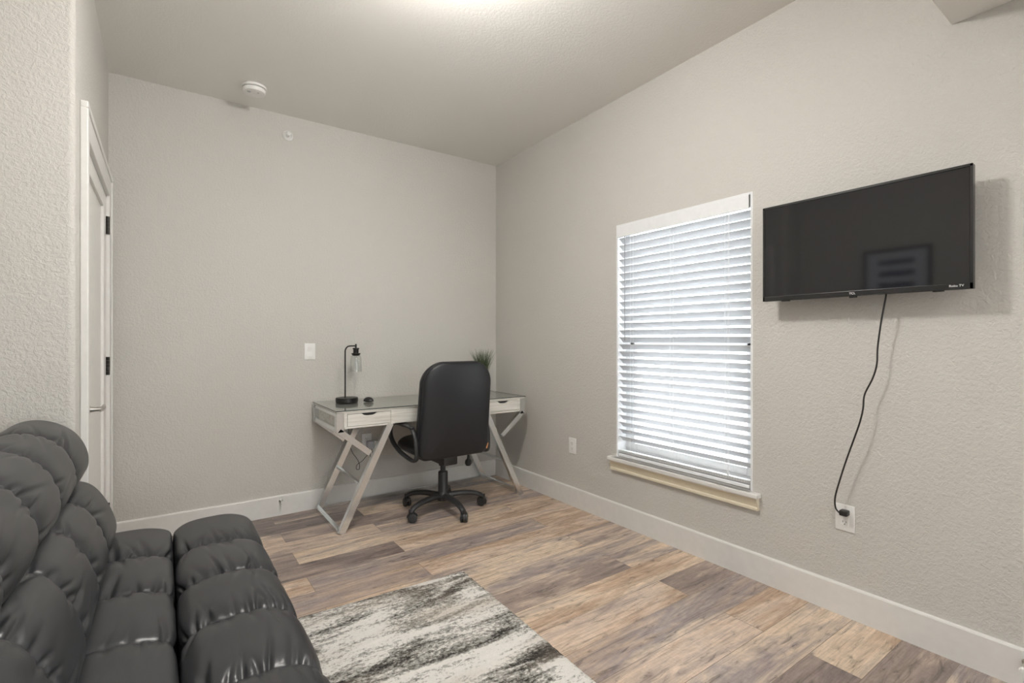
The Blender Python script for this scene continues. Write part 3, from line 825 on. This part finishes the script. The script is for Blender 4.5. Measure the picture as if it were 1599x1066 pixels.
bm = bmesh.new(); lathe(bm, [(0, 0.315), (0.017, 0.318), (0.025, 0.335), (0.022, 0.355), (0.010, 0.368), (0.006, 0.41), (0, 0.41)], 24, 'Z', (0.165, -0.075, -0.005))
obj('tension_knob', bm, M['plastic'], ch, smooth=0.9)
# seat
bm = bmesh.new(); bmesh.ops.create_cube(bm, size=1.0)
bmesh.ops.subdivide_edges(bm, edges=bm.edges[:], cuts=15, use_grid_fill=True)
for v in bm.verts:
    p = v.co*2; r = (abs(p.x)**6+abs(p.y)**6+0.0)**(1/6)
    q = Vector((p.x, p.y, p.z)); m_ = max(abs(q.x), abs(q.y), abs(q.z))
    L = (abs(q.x)**5+abs(q.y)**5+abs(q.z)**2.6)**(1/4.2)
    if L > 0: q *= m_/L if m_ > 0 else 1
    v.co = Vector((q.x*0.265, q.y*0.215+0.068, 0.468+q.z*0.050+(0.012*(1-q.x*q.x) if q.z > 0 else 0)))
obj('seat', bm, M['chair_leather'], ch, smooth=4)
# backrest: outline loft
def back_outline(n, zb_, zt_, hw, rt, rbm):
    """closed outline (x,z): rounded top corners rt, bottom corners rbm"""
    pts = []
    def arc(cx, cz, r, a0, a1, k):
        for i in range(k):
            a = math.radians(a0+(a1-a0)*i/(k-1)); pts.append(Vector((cx+r*math.cos(a), 0, cz+r*math.sin(a))))
    arc(hw-rbm, zb_+rbm, rbm, -90, 0, n); arc(hw-0.008-rt, zt_-rt, rt, 0, 90, 2*n)
    arc(-hw+0.008+rt, zt_-rt, rt, 90, 180, 2*n); arc(-hw+rbm, zb_+rbm, rbm, 180, 270, n)
    return pts
ZB_, ZT_, HW = 0.405, 1.065, 0.268
base = back_outline(9, ZB_, ZT_, HW, 0.145, 0.055)
for p in base:      # crowned top and gently bowed bottom
    if p.z > 0.9: p.z += 0.008*(1-(p.x/HW)**2)
    if p.z < 0.47: p.z += 0.022*(abs(p.x)/HW)**1.5 - 0.004
def backshape(p, inset, y):
    c = Vector((0, 0, 0.72)); d = p-c; L = d.length; q = c+d*(1-inset/L)
    lean = -0.075*(q.z-0.42)/0.65 + 0.016*((q.z-0.70)/0.33)**2*0.5
    curve = 0.030*(q.x/HW)**2
    return Vector((q.x, y+lean+curve, q.z))
layers = [(0.20, 0.0), (0.12, 0.0), (0.05, 0.0), (0.020, 0.0015), (0.008, 0.0055), (0.001, 0.013), (0.0, 0.024), (0.004, 0.030),   # back shell
          (0.006, 0.033), (-0.002, 0.040), (-0.004, 0.058), (0.004, 0.082), (0.020, 0.100), (0.05, 0.112), (0.12, 0.120), (0.20, 0.122)]
bm = bmesh.new(); rings = []
Y0 = -0.215
for ins, yy in layers: rings.append([bm.verts.new(backshape(p, ins, Y0+yy)) for p in base])
nb = len(base)
for A, B in zip(rings, rings[1:]):
    for k in range(nb): bm.faces.new((A[k], A[(k+1) % nb], B[(k+1) % nb], B[k]))
for R_, s_ in ((rings[0], 0.0), (rings[-1], 0.122)):
    # fill the centre with concentric rings down to a point
    prev = R_
    for f in (0.3, 0.5, 0.7, 0.88):
        src = [v.co.copy() for v in R_]; cen = sum(src, Vector())/nb
        nr = []
        for co in src:
            q = co.lerp(cen, f); lean = -0.075*(q.z-0.42)/0.65 + 0.016*((q.z-0.70)/0.33)**2*0.5
            nr.append(bm.verts.new((q.x, Y0+s_+lean+0.030*(q.x/HW)**2, q.z)))
        for k in range(nb): bm.faces.new((prev[k], prev[(k+1) % nb], nr[(k+1) % nb], nr[k]))
        prev = nr
    bm.faces.new(prev)
bk = obj('backrest', bm, M['chair_leather'], ch, smooth=4)
# piping around the back shell
bm = bmesh.new(); tube(bm, [backshape(p, 0.001, Y0+0.033) for p in base], 0.0045, 8, closed=True)
obj('piping', bm, M['chair_leather'], bk, smooth=4)
bm = bmesh.new(); bx(bm, 0.252, 0.262, Y0-0.006, Y0-0.003, 0.445, 0.485, bev=0.001, rot=Matrix.Rotation(0.3, 3, 'Y'), piv=(0.257, 0, 0.465))
bmesh.ops.translate(bm, verts=bm.verts[:], vec=(0.0, 0.034, 0))
o_ = obj('tag', bm, M['orange'], bk); o_['label'] = 'small orange tag'
# arms
for sx in (-1, 1):
    bm = bmesh.new(); X = 0.298*sx
    P = catmull([(X*0.96, -0.10, 0.665), (X, 0.02, 0.672), (X*1.02, 0.14, 0.668), (X*1.04, 0.205, 0.630), (X*1.03, 0.215, 0.56), (X, 0.17, 0.495), (X*0.98, 0.06, 0.445), (X*0.94, -0.08, 0.415), (X*0.93, -0.155, 0.43), (X*0.93, -0.165, 0.52), (X*0.94, -0.150, 0.61)], 6, closed=True)
    P = [Vector((p.x, p.y, p.z-0.034*max(0, min(1, (p.z-0.42)/0.2)))) for p in P]
    tube(bm, P, 0.0125, 10, 1.45, 0.8, closed=True)
    ar = obj('armrest', bm, M['plastic'], ch, smooth=4)
    bm = bmesh.new(); V_ = []
    P = catmull([(X*0.96, -0.125, 0.672), (X, -0.05, 0.682), (X*1.01, 0.05, 0.686), (X*1.02, 0.135, 0.680), (X*1.03, 0.185, 0.662)], 6)
    n = len(P); P = [p-Vector((0, 0, 0.036)) for p in P]; tube(bm, P, [0.010+0.010*math.sin(PI*(i+1.5)/(n+2)) for i in range(n)], 12, 1.55, 0.62)
    obj('arm_pad', bm, M['plastic'], ar, smooth=4)

# ================================================================== TELEVISION
TX = XR-0.108
TY0, TY1, TZ0, TZ1 = 0.491, 1.247, 1.404, 1.852
tv = thing('television', 'black flat screen television mounted on the right wall with hanging cord', 'television', (XR, (TY0+TY1)/2, (TZ0+TZ1)/2))
bm = bmesh.new()
bx(bm, TX, TX+0.028, TY0, TY1, TZ0, TZ1, bev=0.003)
bx(bm, TX+0.028, TX+0.066, TY0+0.10, TY1-0.10, TZ0+0.015, TZ0+0.26, bev=0.012)
obj('housing', rel(bm, tv), M['tvbezel'], tv)
obj('screen', rel(box(TX-0.0012, TX+0.001, TY0+0.010, TY1-0.010, TZ0+0.022, TZ1-0.011), tv), M['screen'], tv)
bm = bmesh.new()
bx(bm, TX-0.003, TX+0.001, TY0, TY1, TZ0, TZ0+0.022, bev=0.001); bx(bm, TX-0.003, TX+0.001, TY0, TY1, TZ1-0.010, TZ1, bev=0.001)
bx(bm, TX-0.003, TX+0.001, TY0, TY0+0.009, TZ0, TZ1, bev=0.001); bx(bm, TX-0.003, TX+0.001, TY1-0.009, TY1, TZ0, TZ1, bev=0.001)
bx(bm, TX-0.001, TX+0.012, (TY0+TY1)/2-0.014, (TY0+TY1)/2+0.014, TZ0-0.007, TZ0+0.002, bev=0.002)
for yy in (TY0+0.10, TY1-0.10): bx(bm, TX+0.004, TX+0.022, yy-0.016, yy+0.016, TZ0-0.004, TZ0+0.001, bev=0.001)
obj('bezel', rel(bm, tv), M['tvbezel'], tv)
def tv_text(txt, size, y, z, nm, bold=0.0):
    me = text_mesh(txt, size, nm); o = bpy.data.objects.new(nm, me); C.objects.link(o); o.parent = tv
    me.materials.append(M['white_print'])
    o.matrix_local = Matrix.Translation((TX-0.0034-XR, y-tv.location.y, z-tv.location.z)) @ Matrix(((0, 0, -1, 0), (-1, 0, 0, 0), (0, 1, 0, 0), (0, 0, 0, 1)))
    o['label'] = 'white lettering on the bezel'
    return o
tv_text('TCL', 0.0125, (TY0+TY1)/2, TZ0+0.011, 'lettering')
tv_text('Roku TV', 0.0115, TY0+0.045, TZ0+0.013, 'lettering')
bm = bmesh.new()
bx(bm, XR-0.012, XR, 0.77, 0.97, 1.50, 1.72, bev=0.002)
bx(bm, TX+0.066, XR-0.012, 0.82, 0.845, 1.53, 1.69, bev=0.002); bx(bm, TX+0.066, XR-0.012, 0.895, 0.92, 1.53, 1.69, bev=0.002)
for yy in (0.78, 0.95): bx(bm, TX+0.026, TX+0.046, yy-0.012, yy+0.012, 1.45, 1.80, bev=0.002)
obj('wall_mount', rel(bm, tv), M['blackmetal'], tv)
cx_ = XR-0.055
cp = [(TX+0.05, 0.772, 1.50), (TX+0.05, 0.766, 1.42), (TX+0.045, 0.772, 1.36), (TX+0.045, 0.783, 1.29), (cx_, 0.797, 1.19), (cx_, 0.800, 1.12), (cx_, 0.815, 1.06), (cx_-0.002, 0.843, 0.99), (cx_-0.004, 0.848, 0.93), (cx_-0.005, 0.860, 0.87),
      (cx_-0.005, 0.885, 0.785), (cx_, 0.915, 0.69), (cx_+0.002, 0.940, 0.60), (cx_+0.002, 0.956, 0.53), (cx_+0.006, 0.957, 0.485), (cx_+0.014, 0.948, 0.464), (cx_+0.016, 0.938, 0.462)]
bm = bmesh.new(); tube(bm, catmull(cp, 8), 0.0034, 10)
cdo = obj('power_cord', rel(bm, tv), M['cord'], tv, smooth=4)
bm = bmesh.new(); bx(bm, XR-0.045, XR-0.0105, 0.914, 0.946, 0.450, 0.474, bev=0.005, seg=3)
bx(bm, XR-0.012, XR-0.004, 0.924, 0.926, 0.455, 0.462); bx(bm, XR-0.012, XR-0.004, 0.936, 0.938, 0.455, 0.462)
obj('plug', rel(bm, tv), M['cord'], cdo, smooth=0.6)

# ================================================================== OUTLETS, SWITCH
def outlet(loc, rotz, label, kind='outlet'):
    """plate facing local -Y, centred on loc, back on the wall at y=0"""
    t = thing('wall_outlet', label, 'outlet', loc, rotz)
    bm = bmesh.new(); bx(bm, -0.038, 0.038, -0.0055, 0, -0.0585, 0.0585, bev=0.003, seg=3); obj('cover_plate', bm, M['plate'], t, smooth=0.6)
    bm = bmesh.new(); bx(bm, -0.0168, 0.0168, -0.0075, -0.004, -0.0335, 0.0335, bev=0.0015); r = obj('receptacle', bm, M['plate'], t)
    for zc in (0.019, -0.019):
        bm = bmesh.new()
        bx(bm, -0.0075, -0.0055, -0.0079, -0.007, zc-0.002, zc+0.007); bx(bm, 0.0055, 0.0075, -0.0079, -0.007, zc-0.001, zc+0.006)
        lathe(bm, [(0, -0.0079), (0.0024, -0.0079), (0.0024, -0.007), (0, -0.007)], 12, 'Y', (0, 0, zc-0.008))
        s = obj('plug_slots', bm, M['dark'], r); s['label'] = 'dark plug slots'
    for zc in (0.049, -0.049):
        bm = bmesh.new(); lathe(bm, [(0, -0.0062), (0.0026, -0.0062), (0.003, -0.005), (0, -0.005)], 12, 'Y', (0, 0, zc)); obj('screw', bm, M['plate'], t)
    return t
outlet((XR, 0.937, 0.433), -PI/2, 'white outlet plate below the television with the black plug in it')
outlet((XR, 2.720, 0.440), -PI/2, 'empty white outlet plate low on the right wall left of the window')
outlet((1.279, YB, 0.442), 0, 'white outlet plate on the back wall under the desk')
sw = thing('light_switch', 'white rocker light switch plate on the back wall left of the lamp', 'switch', (0.863, YB, 1.137))
bm = bmesh.new(); bx(bm, -0.0375, 0.0375, -0.0055, 0, -0.0585, 0.0585, bev=0.003, seg=3); obj('cover_plate', bm, M['plate'], sw, smooth=0.6)
bm = bmesh.new(); prism(bm, [(-0.004, 0.033), (-0.0095, 0.033), (-0.006, 0.0), (-0.0075, -0.033), (-0.004, -0.033)], -0.0165, 0.0165, 'X'); obj('rocker', bm, M['plate'], sw)

# power adapter plugged in under the desk
pa = thing('power_adapter', 'grey power adapter with dangling black cord plugged in under the desk', 'adapter', (1.30, YB-0.008, 0.418))
bm = bmesh.new(); bx(bm, -0.032, 0.022, -0.052, 0, -0.030, 0.030, bev=0.008, seg=3); obj('adapter_body', bm, M['adapter'], pa, smooth=0.6)
bm = bmesh.new(); bx(bm, 0.026, 0.058, -0.040, -0.002, -0.018, 0.024, bev=0.007, seg=3); obj('second_plug', bm, M['plate'], pa, smooth=0.6)
bm = bmesh.new()
P = catmull([(0.0, -0.04, -0.028), (0.01, -0.05, -0.09), (0.0, -0.055, -0.14), (-0.01, -0.05, -0.10), (-0.015, -0.05, -0.06), (-0.04, -0.05, -0.075), (-0.075, -0.05, -0.11), (-0.115, -0.05, -0.135), (-0.118, -0.052, -0.165), (-0.098, -0.055, -0.165), (-0.096, -0.05, -0.13), (-0.115, -0.05, -0.085), (-0.145, -0.045, -0.04), (-0.165, -0.03, 0.03), (-0.17, -0.025, 0.12), (-0.165, -0.03, 0.225)], 7)
tube(bm, P, 0.0022, 8); obj('cable', bm, M['cord'], pa, smooth=4)

# ================================================================== CEILING AND WALL FITTINGS
sy_ = 3.455; sd = thing('smoke_detector', 'round white smoke detector on the ceiling', 'smoke detector', (0.466, sy_, ceil_z(sy_)))
bm = bmesh.new(); lathe(bm, [(0, 0), (0.069, 0), (0.070, -0.004), (0.070, -0.012), (0.066, -0.015), (0, -0.015)], 48); obj('mounting_base', bm, M['plate'], sd, smooth=0.6)
bm = bmesh.new(); lathe(bm, [(0, -0.0185), (0.063, -0.0185), (0.065, -0.022), (0.064, -0.034), (0.060, -0.041), (0.050, -0.0435), (0, -0.0445)], 48)
lathe(bm, [(0.055, -0.014), (0.055, -0.020)], 48)
obj('cover', bm, M['plate'], sd, smooth=0.5)
bm = bmesh.new()
lathe(bm, [(0, -0.0436), (0.009, -0.0450), (0.011, -0.0440), (0.011, -0.043)], 20, 'Z', (-0.032, -0.012, 0)); obj('test_button', bm, M['adapter'], sd, smooth=0.6)
bm = bmesh.new(); lathe(bm, [(0, -0.0453), (0.005, -0.0450), (0.005, -0.043)], 14, 'Z', (0.018, -0.022, 0)); obj('sounder_grille', bm, M['adapter'], sd)
sp = thing('fire_sprinkler', 'small white sidewall fire sprinkler high on the back wall below the ceiling', 'sprinkler', (0.715, YB, 2.655))
bm = bmesh.new(); lathe(bm, [(0.034, 0), (0.036, -0.003), (0.034, -0.010), (0.026, -0.016), (0.024, -0.016), (0.023, -0.004), (0, -0.003)], 32, 'Y'); obj('escutcheon', bm, M['plate'], sp, smooth=0.6)
bm = bmesh.new(); lathe(bm, [(0, 0), (0.011, 0), (0.011, -0.022), (0.008, -0.026), (0, -0.026)], 16, 'Y')
for s_ in (-1, 1): tube(bm, catmull([(s_*0.009, -0.024, 0), (s_*0.012, -0.036, 0), (s_*0.004, -0.048, 0)], 5), 0.0022, 8)
lathe(bm, [(0, -0.047), (0.013, -0.048), (0.013, -0.050), (0, -0.050)], 16, 'Y'); bx(bm, -0.012, 0.012, -0.056, -0.030, 0.010, 0.0115)
obj('sprinkler_head', bm, M['plate'], sp, smooth=0.6)
bm = bmesh.new(); tube(bm, [(0, -0.027, 0), (0, -0.045, 0)], 0.0022, 8); b_ = obj('glass_bulb', bm, mat('red_bulb', (0.35, 0.05, 0.04), 0.15), sp)
def door_stop(loc, rotz, label, L=0.065):
    t = thing('door_stop', label, 'door stop', loc, rotz)
    bm = bmesh.new(); lathe(bm, [(0, 0), (0.012, 0), (0.011, -0.006), (0.006, -0.009), (0, -0.009)], 20, 'Y'); obj('base', bm, M['nickel'], t, smooth=0.6)
    bm = bmesh.new(); P = [(0.0048*math.cos(k*0.9), -0.008-(L-0.012)*k/110, 0.0048*math.sin(k*0.9)) for k in range(111)]
    tube(bm, P, 0.0011, 6); obj('spring', bm, M['nickel'], t, smooth=4)
    bm = bmesh.new(); lathe(bm, [(0, -L+0.006), (0.0075, -L+0.005), (0.0085, -L-0.004), (0.006, -L-0.010), (0, -L-0.011)], 18, 'Y'); obj('rubber_tip', bm, M['rubber'], t, smooth=0.7)
door_stop((0.668, YB-0.014, 0.102), 0, 'small spring door stop on the back wall baseboard between sofa and desk', 0.05)
door_stop((XR-0.014, 0.372, 0.098), -PI/2, 'spring door stop on the right wall baseboard at the frame edge', 0.066)

# framed print behind the sofa (seen reflected in the television)
ar = thing('framed_print', 'dark framed print of blue brush bands on the wall above the sofa', 'picture', (XS, 1.615, 1.745))
bm = bmesh.new()
for y0, y1, z0, z1 in ((-0.25, -0.225, -0.29, 0.29), (0.225, 0.25, -0.29, 0.29), (-0.225, 0.225, 0.265, 0.29), (-0.225, 0.225, -0.29, -0.265)):
    bx(bm, 0, 0.024, y0, y1, z0, z1, bev=0.002)
obj('frame', bm, M['blackmetal'], ar)
obj('print', box(0.002, 0.010, -0.226, 0.226, -0.266, 0.266), M['art'], ar)

# ================================================================== CEILING LIGHTS
def ceiling_light(loc, m, label, r=0.13, hh=0.055, drop=0.105):
    t = thing('ceiling_light', label, 'ceiling light', loc)
    bm = bmesh.new(); lathe(bm, [(0, 0), (0.062, 0), (0.064, -0.006), (0.058, -0.018), (0.012, -0.022), (0.010, -drop+hh*0.8), (0.034, -drop+hh*0.85), (0.034, -drop+hh*0.75), (0, -drop+hh*0.75)], 32); obj('canopy', bm, M['nickel'], t, smooth=0.6)
    prof = [(0 if k in (0, 16) else r*math.sin(k/16*PI)**0.8, -drop-hh+0.014+hh*math.cos(k/16*PI)) for k in range(17)]
    bm = bmesh.new(); lathe(bm, prof, 40); obj('glass_bowl', bm, m, t, smooth=4)
    return t
ly_ = 1.57
ceiling_light((0.86, ly_, ceil_z(ly_)), M['lamp_main'], 'round flush ceiling light in the high ceiling over the rug')
for x, y in ((0.1, -1.3), (1.3, -1.3)):  # two unseen lamps added to brighten the room from behind
    ceiling_light((x, y, ceil_z(y)), M['lamp_fill'], 'added round fill light on the ceiling behind the camera, %s one' % ('left' if x < 1 else 'right'))
